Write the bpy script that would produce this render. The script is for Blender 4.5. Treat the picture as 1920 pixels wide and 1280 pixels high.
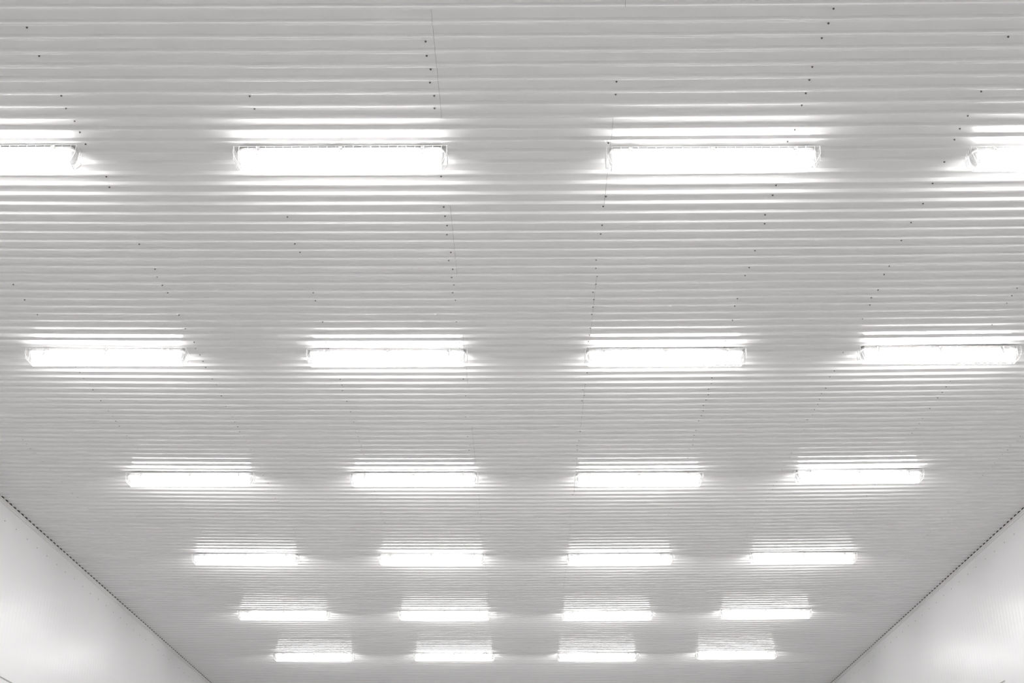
import bpy, bmesh, math, random
from mathutils import Matrix, Vector

random.seed(7)
scene = bpy.context.scene
for o in list(bpy.data.objects):
    bpy.data.objects.remove(o)

# ------------------------------------------------------------------ camera
CAM_Z = 1.55
CAM_X = -0.0265
PITCH, YAW, ROLL = 0.434989, -0.008176, -0.000434
F = Vector((math.sin(YAW) * math.cos(PITCH), math.cos(YAW) * math.cos(PITCH), math.sin(PITCH)))
R = Vector((math.cos(YAW), -math.sin(YAW), 0.0))
U = R.cross(F)
R2 = R * math.cos(ROLL) + U * math.sin(ROLL)
U2 = -R * math.sin(ROLL) + U * math.cos(ROLL)
cam_data = bpy.data.cameras.new('camera')
cam_data.sensor_width = 36.0
cam_data.lens = 2500.0 * 36.0 / 1920.0
cam_data.clip_start = 0.05
cam_data.clip_end = 200.0
cam = bpy.data.objects.new('camera', cam_data)
scene.collection.objects.link(cam)
m3 = Matrix((R2, U2, -F)).transposed()
cam.matrix_world = Matrix.Translation((CAM_X, 0.0, CAM_Z)) @ m3.to_4x4()
scene.camera = cam

# ------------------------------------------------------------------ world, exposure
world = bpy.data.worlds.new('world')
scene.world = world
world.use_nodes = True
world.node_tree.nodes['Background'].inputs['Color'].default_value = (0.05, 0.05, 0.05, 1)
world.node_tree.nodes['Background'].inputs['Strength'].default_value = 0.3
vs = scene.view_settings
vs.view_transform = 'Standard'
vs.look = 'None'
vs.exposure = 0.62
vs.gamma = 1.0
vs.use_curve_mapping = False

LAMP_STRENGTH = 24.0

# ------------------------------------------------------------------ hall dimensions (metres)
BOW = 0.00133                       # the ceiling hangs a few centimetres lower along the hall's middle
CEIL = 6.024                        # underside of the ribs on the hall's centre line
X_LEFT, X_RIGHT = -5.64, 5.515
SHEET = 0.991                       # cover width of one ceiling sheet
Y_REF = 5.541
K0, K1 = -13, 19
Y_NEAR, Y_FAR = Y_REF + SHEET * K0, Y_REF + SHEET * K1
PITCH_RIB = SHEET / 8.0
RIB_DEPTH = 0.0155


def ceil_z(x):
    return CEIL + BOW * x * x


# ------------------------------------------------------------------ helpers
col = scene.collection


def link(name, me, mat=None, parent=None):
    o = bpy.data.objects.new(name, me)
    col.objects.link(o)
    if mat is not None and me is not None and not me.materials:
        me.materials.append(mat)
    if parent is not None:
        o.parent = parent
    return o


def empty(name, loc=(0, 0, 0)):
    o = bpy.data.objects.new(name, None)
    col.objects.link(o)
    o.location = loc
    o.empty_display_size = 0.2
    return o


def tag(o, label=None, cat=None, group=None, kind=None):
    if label: o['label'] = label
    if cat: o['category'] = cat
    if group: o['group'] = group
    if kind: o['kind'] = kind
    return o


def mesh(name, verts, faces, smooth=False, angle=None):
    me = bpy.data.meshes.new(name)
    me.from_pydata(verts, [], faces)
    me.update()
    bm = bmesh.new(); bm.from_mesh(me)
    bmesh.ops.recalc_face_normals(bm, faces=bm.faces)
    bm.to_mesh(me); bm.free()
    if smooth:
        for p in me.polygons:
            p.use_smooth = True
        if angle:
            me.set_sharp_from_angle(angle=angle)
    return me


class MB:
    def __init__(self):
        self.v, self.f = [], []

    def box(self, a, b):
        (x0, y0, z0), (x1, y1, z1) = a, b
        n = len(self.v)
        self.v += [(x0, y0, z0), (x1, y0, z0), (x1, y1, z0), (x0, y1, z0),
                   (x0, y0, z1), (x1, y0, z1), (x1, y1, z1), (x0, y1, z1)]
        for q in ((0, 3, 2, 1), (4, 5, 6, 7), (0, 1, 5, 4), (1, 2, 6, 5), (2, 3, 7, 6), (3, 0, 4, 7)):
            self.f.append(tuple(n + i for i in q))

    def tube(self, pts, r, sides=5):
        pts = [Vector(p) for p in pts]
        n0 = len(self.v)
        for i, p in enumerate(pts):
            a = pts[max(i - 1, 0)]; b = pts[min(i + 1, len(pts) - 1)]
            t = (b - a).normalized()
            up = Vector((0, 0, 1)) if abs(t.z) < 0.8 else Vector((1, 0, 0))
            s = t.cross(up).normalized(); w = s.cross(t)
            for k in range(sides):
                an = 2 * math.pi * k / sides
                self.v.append(tuple(p + s * (r * math.cos(an)) + w * (r * math.sin(an))))
        for i in range(len(pts) - 1):
            for k in range(sides):
                a = n0 + i * sides + k; b = n0 + i * sides + (k + 1) % sides
                self.f.append((a, b, b + sides, a + sides))
        self.f.append(tuple(n0 + k for k in range(sides)))
        e = n0 + (len(pts) - 1) * sides
        self.f.append(tuple(e + k for k in reversed(range(sides))))

    def dome(self, c, r, h, axis='z', sides=8):
        """a low screw head with a washer rim, standing out from a surface along axis ('z' = downwards)"""
        n = len(self.v)
        rings = ((1.0, 0.0), (1.0, 0.25), (0.62, 0.3), (0.55, 1.0))
        for rr, hh in rings:
            for k in range(sides):
                a = 2 * math.pi * k / sides
                u, w, d = r * rr * math.cos(a), r * rr * math.sin(a), h * hh
                if axis == 'z':
                    self.v.append((c[0] + u, c[1] + w, c[2] - d))
                else:
                    self.v.append((c[0] + d * axis, c[1] + u, c[2] + w))
        for i in range(len(rings) - 1):
            for k in range(sides):
                a = n + i * sides + k; b = n + i * sides + (k + 1) % sides
                self.f.append((a, b, b + sides, a + sides))
        self.f.append(tuple(n + (len(rings) - 1) * sides + k for k in range(sides)))

    def mesh(self, name, smooth=False, angle=None):
        return mesh(name, self.v, self.f, smooth, angle)


# ------------------------------------------------------------------ materials
def principled(name, color, rough=0.4, spec=0.5, metallic=0.0):
    m = bpy.data.materials.new(name)
    m.use_nodes = True
    b = m.node_tree.nodes['Principled BSDF']
    b.inputs['Base Color'].default_value = (*color, 1)
    b.inputs['Roughness'].default_value = rough
    b.inputs['Specular IOR Level'].default_value = spec
    b.inputs['Metallic'].default_value = metallic
    return m


def mottled(name, c1, c2, rough, scale, spec=0.5, rvar=0.0, bump=0.0, stretch=(1, 1, 1)):
    """painted surface: faint mottling of the colour, a little variation of gloss, optional fine relief"""
    m = principled(name, c1, rough, spec)
    nt = m.node_tree
    b = nt.nodes['Principled BSDF']
    tc = nt.nodes.new('ShaderNodeTexCoord')
    mp = nt.nodes.new('ShaderNodeMapping')
    mp.inputs['Scale'].default_value = stretch
    nz = nt.nodes.new('ShaderNodeTexNoise')
    nz.inputs['Scale'].default_value = scale
    nz.inputs['Detail'].default_value = 4
    ramp = nt.nodes.new('ShaderNodeMix'); ramp.data_type = 'RGBA'
    ramp.inputs['A'].default_value = (*c1, 1)
    ramp.inputs['B'].default_value = (*c2, 1)
    nt.links.new(tc.outputs['Object'], mp.inputs['Vector'])
    nt.links.new(mp.outputs['Vector'], nz.inputs['Vector'])
    nt.links.new(nz.outputs['Fac'], ramp.inputs['Factor'])
    nt.links.new(ramp.outputs['Result'], b.inputs['Base Color'])
    if rvar:
        mr = nt.nodes.new('ShaderNodeMapRange')
        mr.inputs['To Min'].default_value = rough - rvar
        mr.inputs['To Max'].default_value = rough + rvar
        nt.links.new(nz.outputs['Fac'], mr.inputs['Value'])
        nt.links.new(mr.outputs['Result'], b.inputs['Roughness'])
    if bump:
        bp = nt.nodes.new('ShaderNodeBump')
        bp.inputs['Strength'].default_value = 1.0
        bp.inputs['Distance'].default_value = bump
        nt.links.new(nz.outputs['Fac'], bp.inputs['Height'])
        nt.links.new(bp.outputs['Normal'], b.inputs['Normal'])
    return m


M_CEIL = mottled('ceiling_paint', (0.72, 0.715, 0.711), (0.75, 0.745, 0.741), 0.15, 1.2, spec=0.7, rvar=0.02)
M_WALL = mottled('wall_paint', (0.74, 0.74, 0.74), (0.77, 0.77, 0.77), 0.34, 0.8, spec=0.5, rvar=0.03)
M_END = mottled('end_wall_paint', (0.86, 0.86, 0.86), (0.88, 0.88, 0.88), 0.5, 0.8)
M_FLOOR = mottled('floor_concrete', (0.72, 0.717, 0.715), (0.78, 0.777, 0.775), 0.45, 2.0, rvar=0.1)
M_TRIM = principled('trim_paint', (0.68, 0.67, 0.66), 0.35)
M_GAP_SHADE = principled('gap_shade', (0.02, 0.02, 0.02), 0.9, 0.1)  # near-black stand-in for the shade inside the rib gaps
M_SCREW = principled('screw_zinc', (0.10, 0.10, 0.10), 0.5, 0.4)
M_WSCREW = principled('wall_screw_paint', (0.42, 0.42, 0.42), 0.5, 0.4)
M_HOUSING = principled('housing_plastic', (0.86, 0.86, 0.86), 0.4)
M_GUARD = principled('guard_wire', (0.82, 0.82, 0.82), 0.35)
M_CLIP = principled('clip_steel', (0.45, 0.45, 0.45), 0.35, 0.5, 0.8)
M_JOINT = principled('joint_sealant', (0.35, 0.35, 0.35), 0.6)

M_LIGHT = bpy.data.materials.new('diffuser_light')
M_LIGHT.use_nodes = True
nt = M_LIGHT.node_tree
b = nt.nodes['Principled BSDF']
b.inputs['Base Color'].default_value = (0.9, 0.9, 0.9, 1)
b.inputs['Roughness'].default_value = 0.3
b.inputs['Emission Color'].default_value = (1.0, 0.985, 0.98, 1)
b.inputs['Emission Strength'].default_value = LAMP_STRENGTH

# ------------------------------------------------------------------ ceiling: ribbed sheets in two lengths per course
ceiling = empty('ceiling', (0, 0, CEIL))
tag(ceiling, 'white painted ribbed metal sheet ceiling hung with rows of lamps', 'ceiling', kind='structure')


def rib_profile():
    """(y, dz) along one sheet; dz = 0 is the underside of a rib, RIB_DEPTH the broad flat between ribs"""
    run, low = 0.015, 0.018
    c = 0.0022                                    # half length of the rounded bends
    pts = []
    flat = PITCH_RIB - 2 * run - low

    def bend(y, z, t0, t1):
        a = Vector((y - c * t0[0], z - c * t0[1])); d = Vector((y + c * t1[0], z + c * t1[1])); k = Vector((y, z))
        for s in (0.0, 0.33, 0.67, 1.0):
            q = a * (1 - s) ** 2 + k * 2 * s * (1 - s) + d * s * s
            pts.append((q.x, q.y))
    L = math.hypot(run, RIB_DEPTH)
    up, dn, h = (run / L, RIB_DEPTH / L), (run / L, -RIB_DEPTH / L), (1.0, 0.0)
    pts.append((-0.010, 0.0))                     # side lap under the neighbouring sheet
    for i in range(8):
        y = i * PITCH_RIB
        bend(y, 0.0, h, up)
        bend(y + run, RIB_DEPTH, up, h)
        bend(y + run + flat, RIB_DEPTH, h, dn)
        bend(y + 2 * run + flat, 0.0, dn, h)
    pts.append((SHEET, 0.0))
    return pts


PROFILE = rib_profile()


def sheet_mesh(name, x0, x1, drop, flip):
    nx = 13
    xs = [x0 + (x1 - x0) * i / (nx - 1) for i in range(nx)]
    v, f = [], []
    n = len(PROFILE)
    rnd = random.Random(int(x0 * 100) + int(x1 * 10))
    for x in xs:
        for j, (y, z) in enumerate(PROFILE):
            v.append((x, y, BOW * x * x + z + drop))
    for i in range(nx - 1):
        for j in range(n - 1):
            a = i * n + j
            f.append((a, a + 1, a + n + 1, a + n))
    me = bpy.data.meshes.new(name)
    me.from_pydata(v, [], f)
    me.update()
    for p in me.polygons:
        p.use_smooth = True
    me.set_sharp_from_angle(angle=math.radians(60))
    me.materials.append(M_CEIL)
    return me


BATTENS = (-4.80, -3.755, -2.66, -1.58, -0.53, 0.51, 1.595, 2.594, 3.64, 4.70)
SEAM = {0: -0.492, 1: 0.515}
sheet_meshes = {}
for t, sx in SEAM.items():
    sheet_meshes[t, 0] = sheet_mesh('sheet_long' if t else 'sheet_short', X_LEFT - 0.01, sx - 0.0006, 0.0, False)
    sheet_meshes[t, 1] = sheet_mesh('sheet_short_right' if t else 'sheet_long_right', sx + 0.0006, X_RIGHT + 0.01, 0.0, True)

for k in range(K0, K1):
    t = k % 2
    y0 = Y_REF + SHEET * k
    for side in (0, 1):
        sh = link('ceiling_sheet', sheet_meshes[t, side], None, ceiling)
        sh.location = (0, y0, random.uniform(-0.0006, 0.0006))
        sh.rotation_euler = (random.uniform(-0.0012, 0.0012), 0, 0)
        if y0 < 3.5:
            continue
        mb = MB()
        xa, xb = (X_LEFT, SEAM[t]) if side == 0 else (SEAM[t], X_RIGHT)
        for bx in BATTENS:
            if not (xa + 0.02 < bx < xb - 0.005) and abs(bx - SEAM[t]) > 0.06:
                continue
            near_seam = abs(bx - SEAM[t]) < 0.06
            if near_seam and side == 1:
                continue
            for i in range(8):
                if random.random() < 0.4:
                    continue
                x = bx + random.uniform(-0.012, 0.012)
                y = i * PITCH_RIB + 0.031 + random.uniform(-0.004, 0.006)
                mb.dome((x, y, BOW * x * x + RIB_DEPTH - 0.0022), 0.0062, 0.006)
        sc = link('screw_heads', mb.mesh('screw_heads', True, 0.6), M_SCREW, sh)
        tag(sc, kind='stuff')

# ------------------------------------------------------------------ walls and floor
def ribbed_wall(name, x, sign, label):
    """tall wall cladding with shallow upright ribs every 10 cm; sign = +1 when it faces +X"""
    v, f = [], []
    step = 0.1 / 6
    n = int(round((Y_FAR - Y_NEAR) / step))
    zt = ceil_z(x) + 0.05
    zs = (-0.02, zt)
    for i in range(n + 1):
        y = Y_NEAR + (Y_FAR - Y_NEAR) * i / n
        d = 0.0014 * (0.5 + 0.5 * math.cos(2 * math.pi * y / 0.1)) ** 2 + 0.0012 * math.sin(y * 1.9) * math.sin(y * 0.63 + 1)
        for z in zs:
            v.append((x + sign * d, y, z))
    for i in range(n):
        a = 2 * i
        f.append((a, a + 2, a + 3, a + 1) if sign < 0 else (a, a + 1, a + 3, a + 2))
    me = bpy.data.meshes.new(name)
    me.from_pydata(v, [], f)
    me.update()
    for p in me.polygons:
        p.use_smooth = True
    o = link(name, me, M_WALL)
    tag(o, label, 'wall', kind='structure')
    mb = MB()
    y = 4.0
    off = 0.033 if sign > 0 else -0.03
    y0 = 13.888 if sign > 0 else 14.584
    z0 = CAM_Z + (4.335 if sign > 0 else 4.360)
    k = -28
    while y0 + 0.349 * k < Y_FAR - 0.1:
        mb.dome((x + sign * 0.0016, y0 + 0.349 * k + random.uniform(-0.01, 0.01), z0 + random.uniform(-0.008, 0.008)),
                0.0075, 0.006, axis=sign)
        k += 1
    tag(link('screw_heads', mb.mesh('wall_screws', True, 0.6), M_WSCREW, o), kind='stuff')
    return o


wall_left = ribbed_wall('wall_left', X_LEFT, 1, 'glossy white ribbed metal wall with panel joint, left of the lamps')
wall_right = ribbed_wall('wall_right', X_RIGHT, -1, 'glossy white ribbed metal wall right of the lamps')


def flat_wall(name, y, sign, label):
    mb = MB()
    a, b_ = (y, y + 0.1) if sign > 0 else (y - 0.1, y)
    mb.box((X_LEFT - 0.1, a, -0.02), (X_RIGHT + 0.1, b_, CEIL + 0.2))
    return tag(link(name, mb.mesh(name), M_END), label, 'wall', kind='structure')


flat_wall('wall_far', Y_FAR, 1, 'plain white end wall closing the hall')
flat_wall('wall_near', Y_NEAR, -1, 'plain white end wall behind the camera')
mb = MB()
mb.box((X_LEFT - 0.1, Y_NEAR - 0.1, -0.15), (X_RIGHT + 0.1, Y_FAR + 0.1, 0.0))
tag(link('floor', mb.mesh('floor'), M_FLOOR), 'grey concrete hall floor', 'floor', kind='structure')


# ------------------------------------------------------------------ edge flashings where ceiling and walls meet
def edge_trim(name, x, sign, joints, label):
    root = empty(name, (x, 0, ceil_z(x)))
    tag(root, label, 'trim', kind='structure')
    ys = [Y_NEAR] + joints + [Y_FAR]
    for i in range(len(ys) - 1):
        a, b_ = ys[i], ys[i + 1] + (0.05 if i < len(ys) - 2 else 0)
        t = 0.0006 * (i % 2)
        e = 0.0032 + t
        # L section: leg against the wall with a small kicked-out lip, flange under the ribs
        sec = [(0.004, -0.034), (0.010, -0.032), (e + 0.003, -0.026), (e + 0.003, -0.0075 - t), (0.030, -0.0050 - t),
               (0.031, -0.0015 - t), (0.0005, -0.0015 - t), (0.0005, -0.030)]
        v, f = [], []
        n = len(sec)
        for y in (a, b_):
            for (u, z) in sec:
                v.append((sign * u, y, z))
        for j in range(n):
            f.append((j, (j + 1) % n, n + (j + 1) % n, n + j))
        f.append(tuple(range(n))); f.append(tuple(n + j for j in reversed(range(n))))
        link('flashing_strip', mesh('flashing_strip', v, f), M_TRIM, root)
    mb = MB()
    u0, u1 = sorted((sign * 0.002, sign * 0.0295))
    mb.box((u0, Y_NEAR, -0.001), (u1, Y_FAR, RIB_DEPTH + 0.001))
    link('gap_shade_strip', mb.mesh('gap_shade_strip'), M_GAP_SHADE, root)  # dark strip added to give the gaps above the flashing their shade
    return root


edge_trim('trim_1', X_LEFT, 1, [-4.0, -0.8, 2.4, 5.9, 9.4, 13.0, 16.2, 18.8, 21.6], 'grey white metal edge flashing along top of left wall')
edge_trim('trim_2', X_RIGHT, -1, [-3.5, -0.3, 2.9, 6.2, 9.8, 13.2, 16.9, 18.65, 21.9], 'grey white metal edge flashing along top of right wall')
mb = MB()
mb.box((X_LEFT, Y_NEAR, CAM_Z + 2.764), (X_LEFT + 0.006, Y_FAR, CAM_Z + 2.775))
link('panel_joint', mb.mesh('panel_joint'), M_JOINT, wall_left)
mb = MB()
mb.box((X_RIGHT - 0.006, 15.6, CAM_Z + 2.918), (X_RIGHT, Y_FAR, CAM_Z + 2.929))
link('panel_joint', mb.mesh('panel_joint'), M_JOINT, wall_right)


# ------------------------------------------------------------------ caged lamps
def outline(L, W, r, n=6):
    pts = []
    for cx, cy, a0 in ((L / 2 - r, W / 2 - r, 0), (-L / 2 + r, W / 2 - r, 90), (-L / 2 + r, -W / 2 + r, 180), (L / 2 - r, -W / 2 + r, 270)):
        for i in range(n + 1):
            a = math.radians(a0 + 90 * i / n)
            pts.append((cx + r * math.cos(a), cy + r * math.sin(a)))
    return pts


def loft(name, rings, smooth_angle=0.7):
    """rings: (L, W, r, z) from top to bottom"""
    v, f = [], []
    n = None
    for (L, W, r, z) in rings:
        o = outline(L, W, r)
        n = len(o)
        v += [(x, y, z) for x, y in o]
    for i in range(len(rings) - 1):
        for k in range(n):
            a = i * n + k; b_ = i * n + (k + 1) % n
            f.append((a, b_, b_ + n, a + n))
    f.append(tuple(range(n)))
    f.append(tuple((len(rings) - 1) * n + k for k in reversed(range(n))))
    return mesh(name, v, f, True, smooth_angle)


BODY_L = 1.260
housing_me = loft('housing', [(BODY_L - 0.022, 0.090, 0.032, 0.0), (BODY_L - 0.008, 0.104, 0.038, -0.010), (BODY_L, 0.110, 0.04, -0.020),
                              (BODY_L + 0.004, 0.114, 0.042, -0.022), (BODY_L + 0.004, 0.114, 0.042, -0.029)])
housing_me.materials.append(M_HOUSING)
diffuser_me = loft('diffuser', [(BODY_L - 0.004, 0.107, 0.026, -0.0292), (BODY_L - 0.008, 0.104, 0.026, -0.054), (BODY_L - 0.020, 0.094, 0.024, -0.076),
                                (BODY_L - 0.038, 0.078, 0.021, -0.091), (BODY_L - 0.060, 0.058, 0.017, -0.098)], 1.2)
diffuser_me.materials.append(M_LIGHT)
diffuser_me.materials.append(M_HOUSING)               # moulded ends past the tube sockets do not glow
for p in diffuser_me.polygons:
    if abs(p.center.x) > BODY_L / 2 - 0.05:
        p.material_index = 1


def guard_mesh():
    mb = MB()
    r = 0.0017
    half = 0.645
    sec = [(-0.069, -0.004), (-0.069, -0.055), (-0.060, -0.092), (-0.047, -0.112), (0.047, -0.112), (0.060, -0.092), (0.069, -0.055), (0.069, -0.004)]
    n = 24
    for i in range(n):                                    # hoops across the lamp
        x = -0.612 + 1.224 * i / (n - 1)
        mb.tube([(x, y, z) for y, z in sec], r, 4)
    for (y, z, e) in ((-0.069, -0.006, half), (-0.069, -0.055, half), (-0.047, -0.112, half - 0.03), (-0.016, -0.112, half - 0.03),
                      (0.016, -0.112, half - 0.03), (0.047, -0.112, half - 0.03), (0.069, -0.055, half), (0.069, -0.006, half)):
        mb.tube([(-e, y, z), (e, y, z)], r, 4)            # wires along the lamp
    for s in (-1, 1):                                     # the two end baskets
        for y in (-0.047, -0.016, 0.016, 0.047):
            mb.tube([(s * (half - 0.03), y, -0.112), (s * half, y, -0.085), (s * half, y, -0.004)], r, 4)
        mb.tube([(s * half, -0.069, -0.055), (s * half, 0.069, -0.055)], r, 4)
        mb.tube([(s * half, -0.069, -0.006), (s * half, 0.069, -0.006)], r, 4)
        mb.tube([(s * (half - 0.03), -0.047, -0.112), (s * (half - 0.03), 0.047, -0.112)], r, 4)
        for q in (-1, 1):
            mb.tube([(s * half, q * 0.069, -0.055), (s * (half - 0.03), q * 0.047, -0.112)], r, 4)
            mb.tube([(s * half, q * 0.069, -0.055), (s * half, q * 0.069, -0.004)], r, 4)
    me = mb.mesh('wire_guard', False)
    me.materials.append(M_GUARD)
    return me


guard_me = guard_mesh()
mb = MB()
mb.box((-0.010, -0.0045, -0.030), (0.010, 0.0, 0.022))
mb.box((-0.012, -0.0075, 0.010), (0.012, -0.002, 0.026))
mb.box((-0.007, -0.0085, -0.034), (0.007, 0.001, -0.026))
clip_me = mb.mesh('clip')
clip_me.materials.append(M_CLIP)

LAMPS = [
    [(-3.363, 6.863), (-1.120, 6.868), (1.135, 6.895), (3.347, 6.929)],
    [(-3.378, 9.803), (-1.113, 9.814), (1.129, 9.825), (3.335, 9.823)],
    [(-3.393, 12.832), (-1.122, 12.814), (1.150, 12.836), (3.362, 12.797)],
    [(-3.391, 15.781), (-1.129, 15.755), (1.146, 15.777), (3.372, 15.800)],
    [(-3.404, 18.673), (-1.130, 18.639), (1.162, 18.694), (3.386, 18.646)],
    [(-3.380, 21.511), (-1.130, 21.468), (1.162, 21.492), (3.373, 21.416)],
]
for k in (1, 2, 3, 4):                                    # the same rows go on over and behind the camera
    LAMPS.append([(x, 6.89 - 2.943 * k) for x in (-3.37, -1.12, 1.14, 3.35)])
TURN = {(4, 2): -1.3, (1, 3): 0.5}


def lamp(x, y, turn, label):
    root = empty('caged_lamp', (x, y, ceil_z(x) - 0.0035))
    root.rotation_euler = (0, 0, math.radians(turn))
    tag(root, label, 'ceiling lamp', 'caged lamps in rows on the ceiling')
    link('housing', housing_me, None, root)
    link('diffuser', diffuser_me, None, root)
    link('wire_guard', guard_me, None, root)
    for s in (1, -1):
        for cx in (-0.5, 0.0, 0.5):
            c = link('clip', clip_me, None, root)
            c.location = (cx, -0.0565 * s, -0.032)
            c.rotation_euler = (0, 0, 0 if s > 0 else math.pi)
    return root


for r_, row in enumerate(LAMPS):
    for c_, (x, y) in enumerate(row):
        if c_ in (0, 3):
            lb = 'lit white tube lamp in wire guard, outermost of its row towards a side wall'
        else:
            lb = 'lit white tube lamp in wire guard, inner one of its row beside the sheet seams'
        lamp(x, y, TURN.get((r_, c_), random.uniform(-0.2, 0.2)), lb)
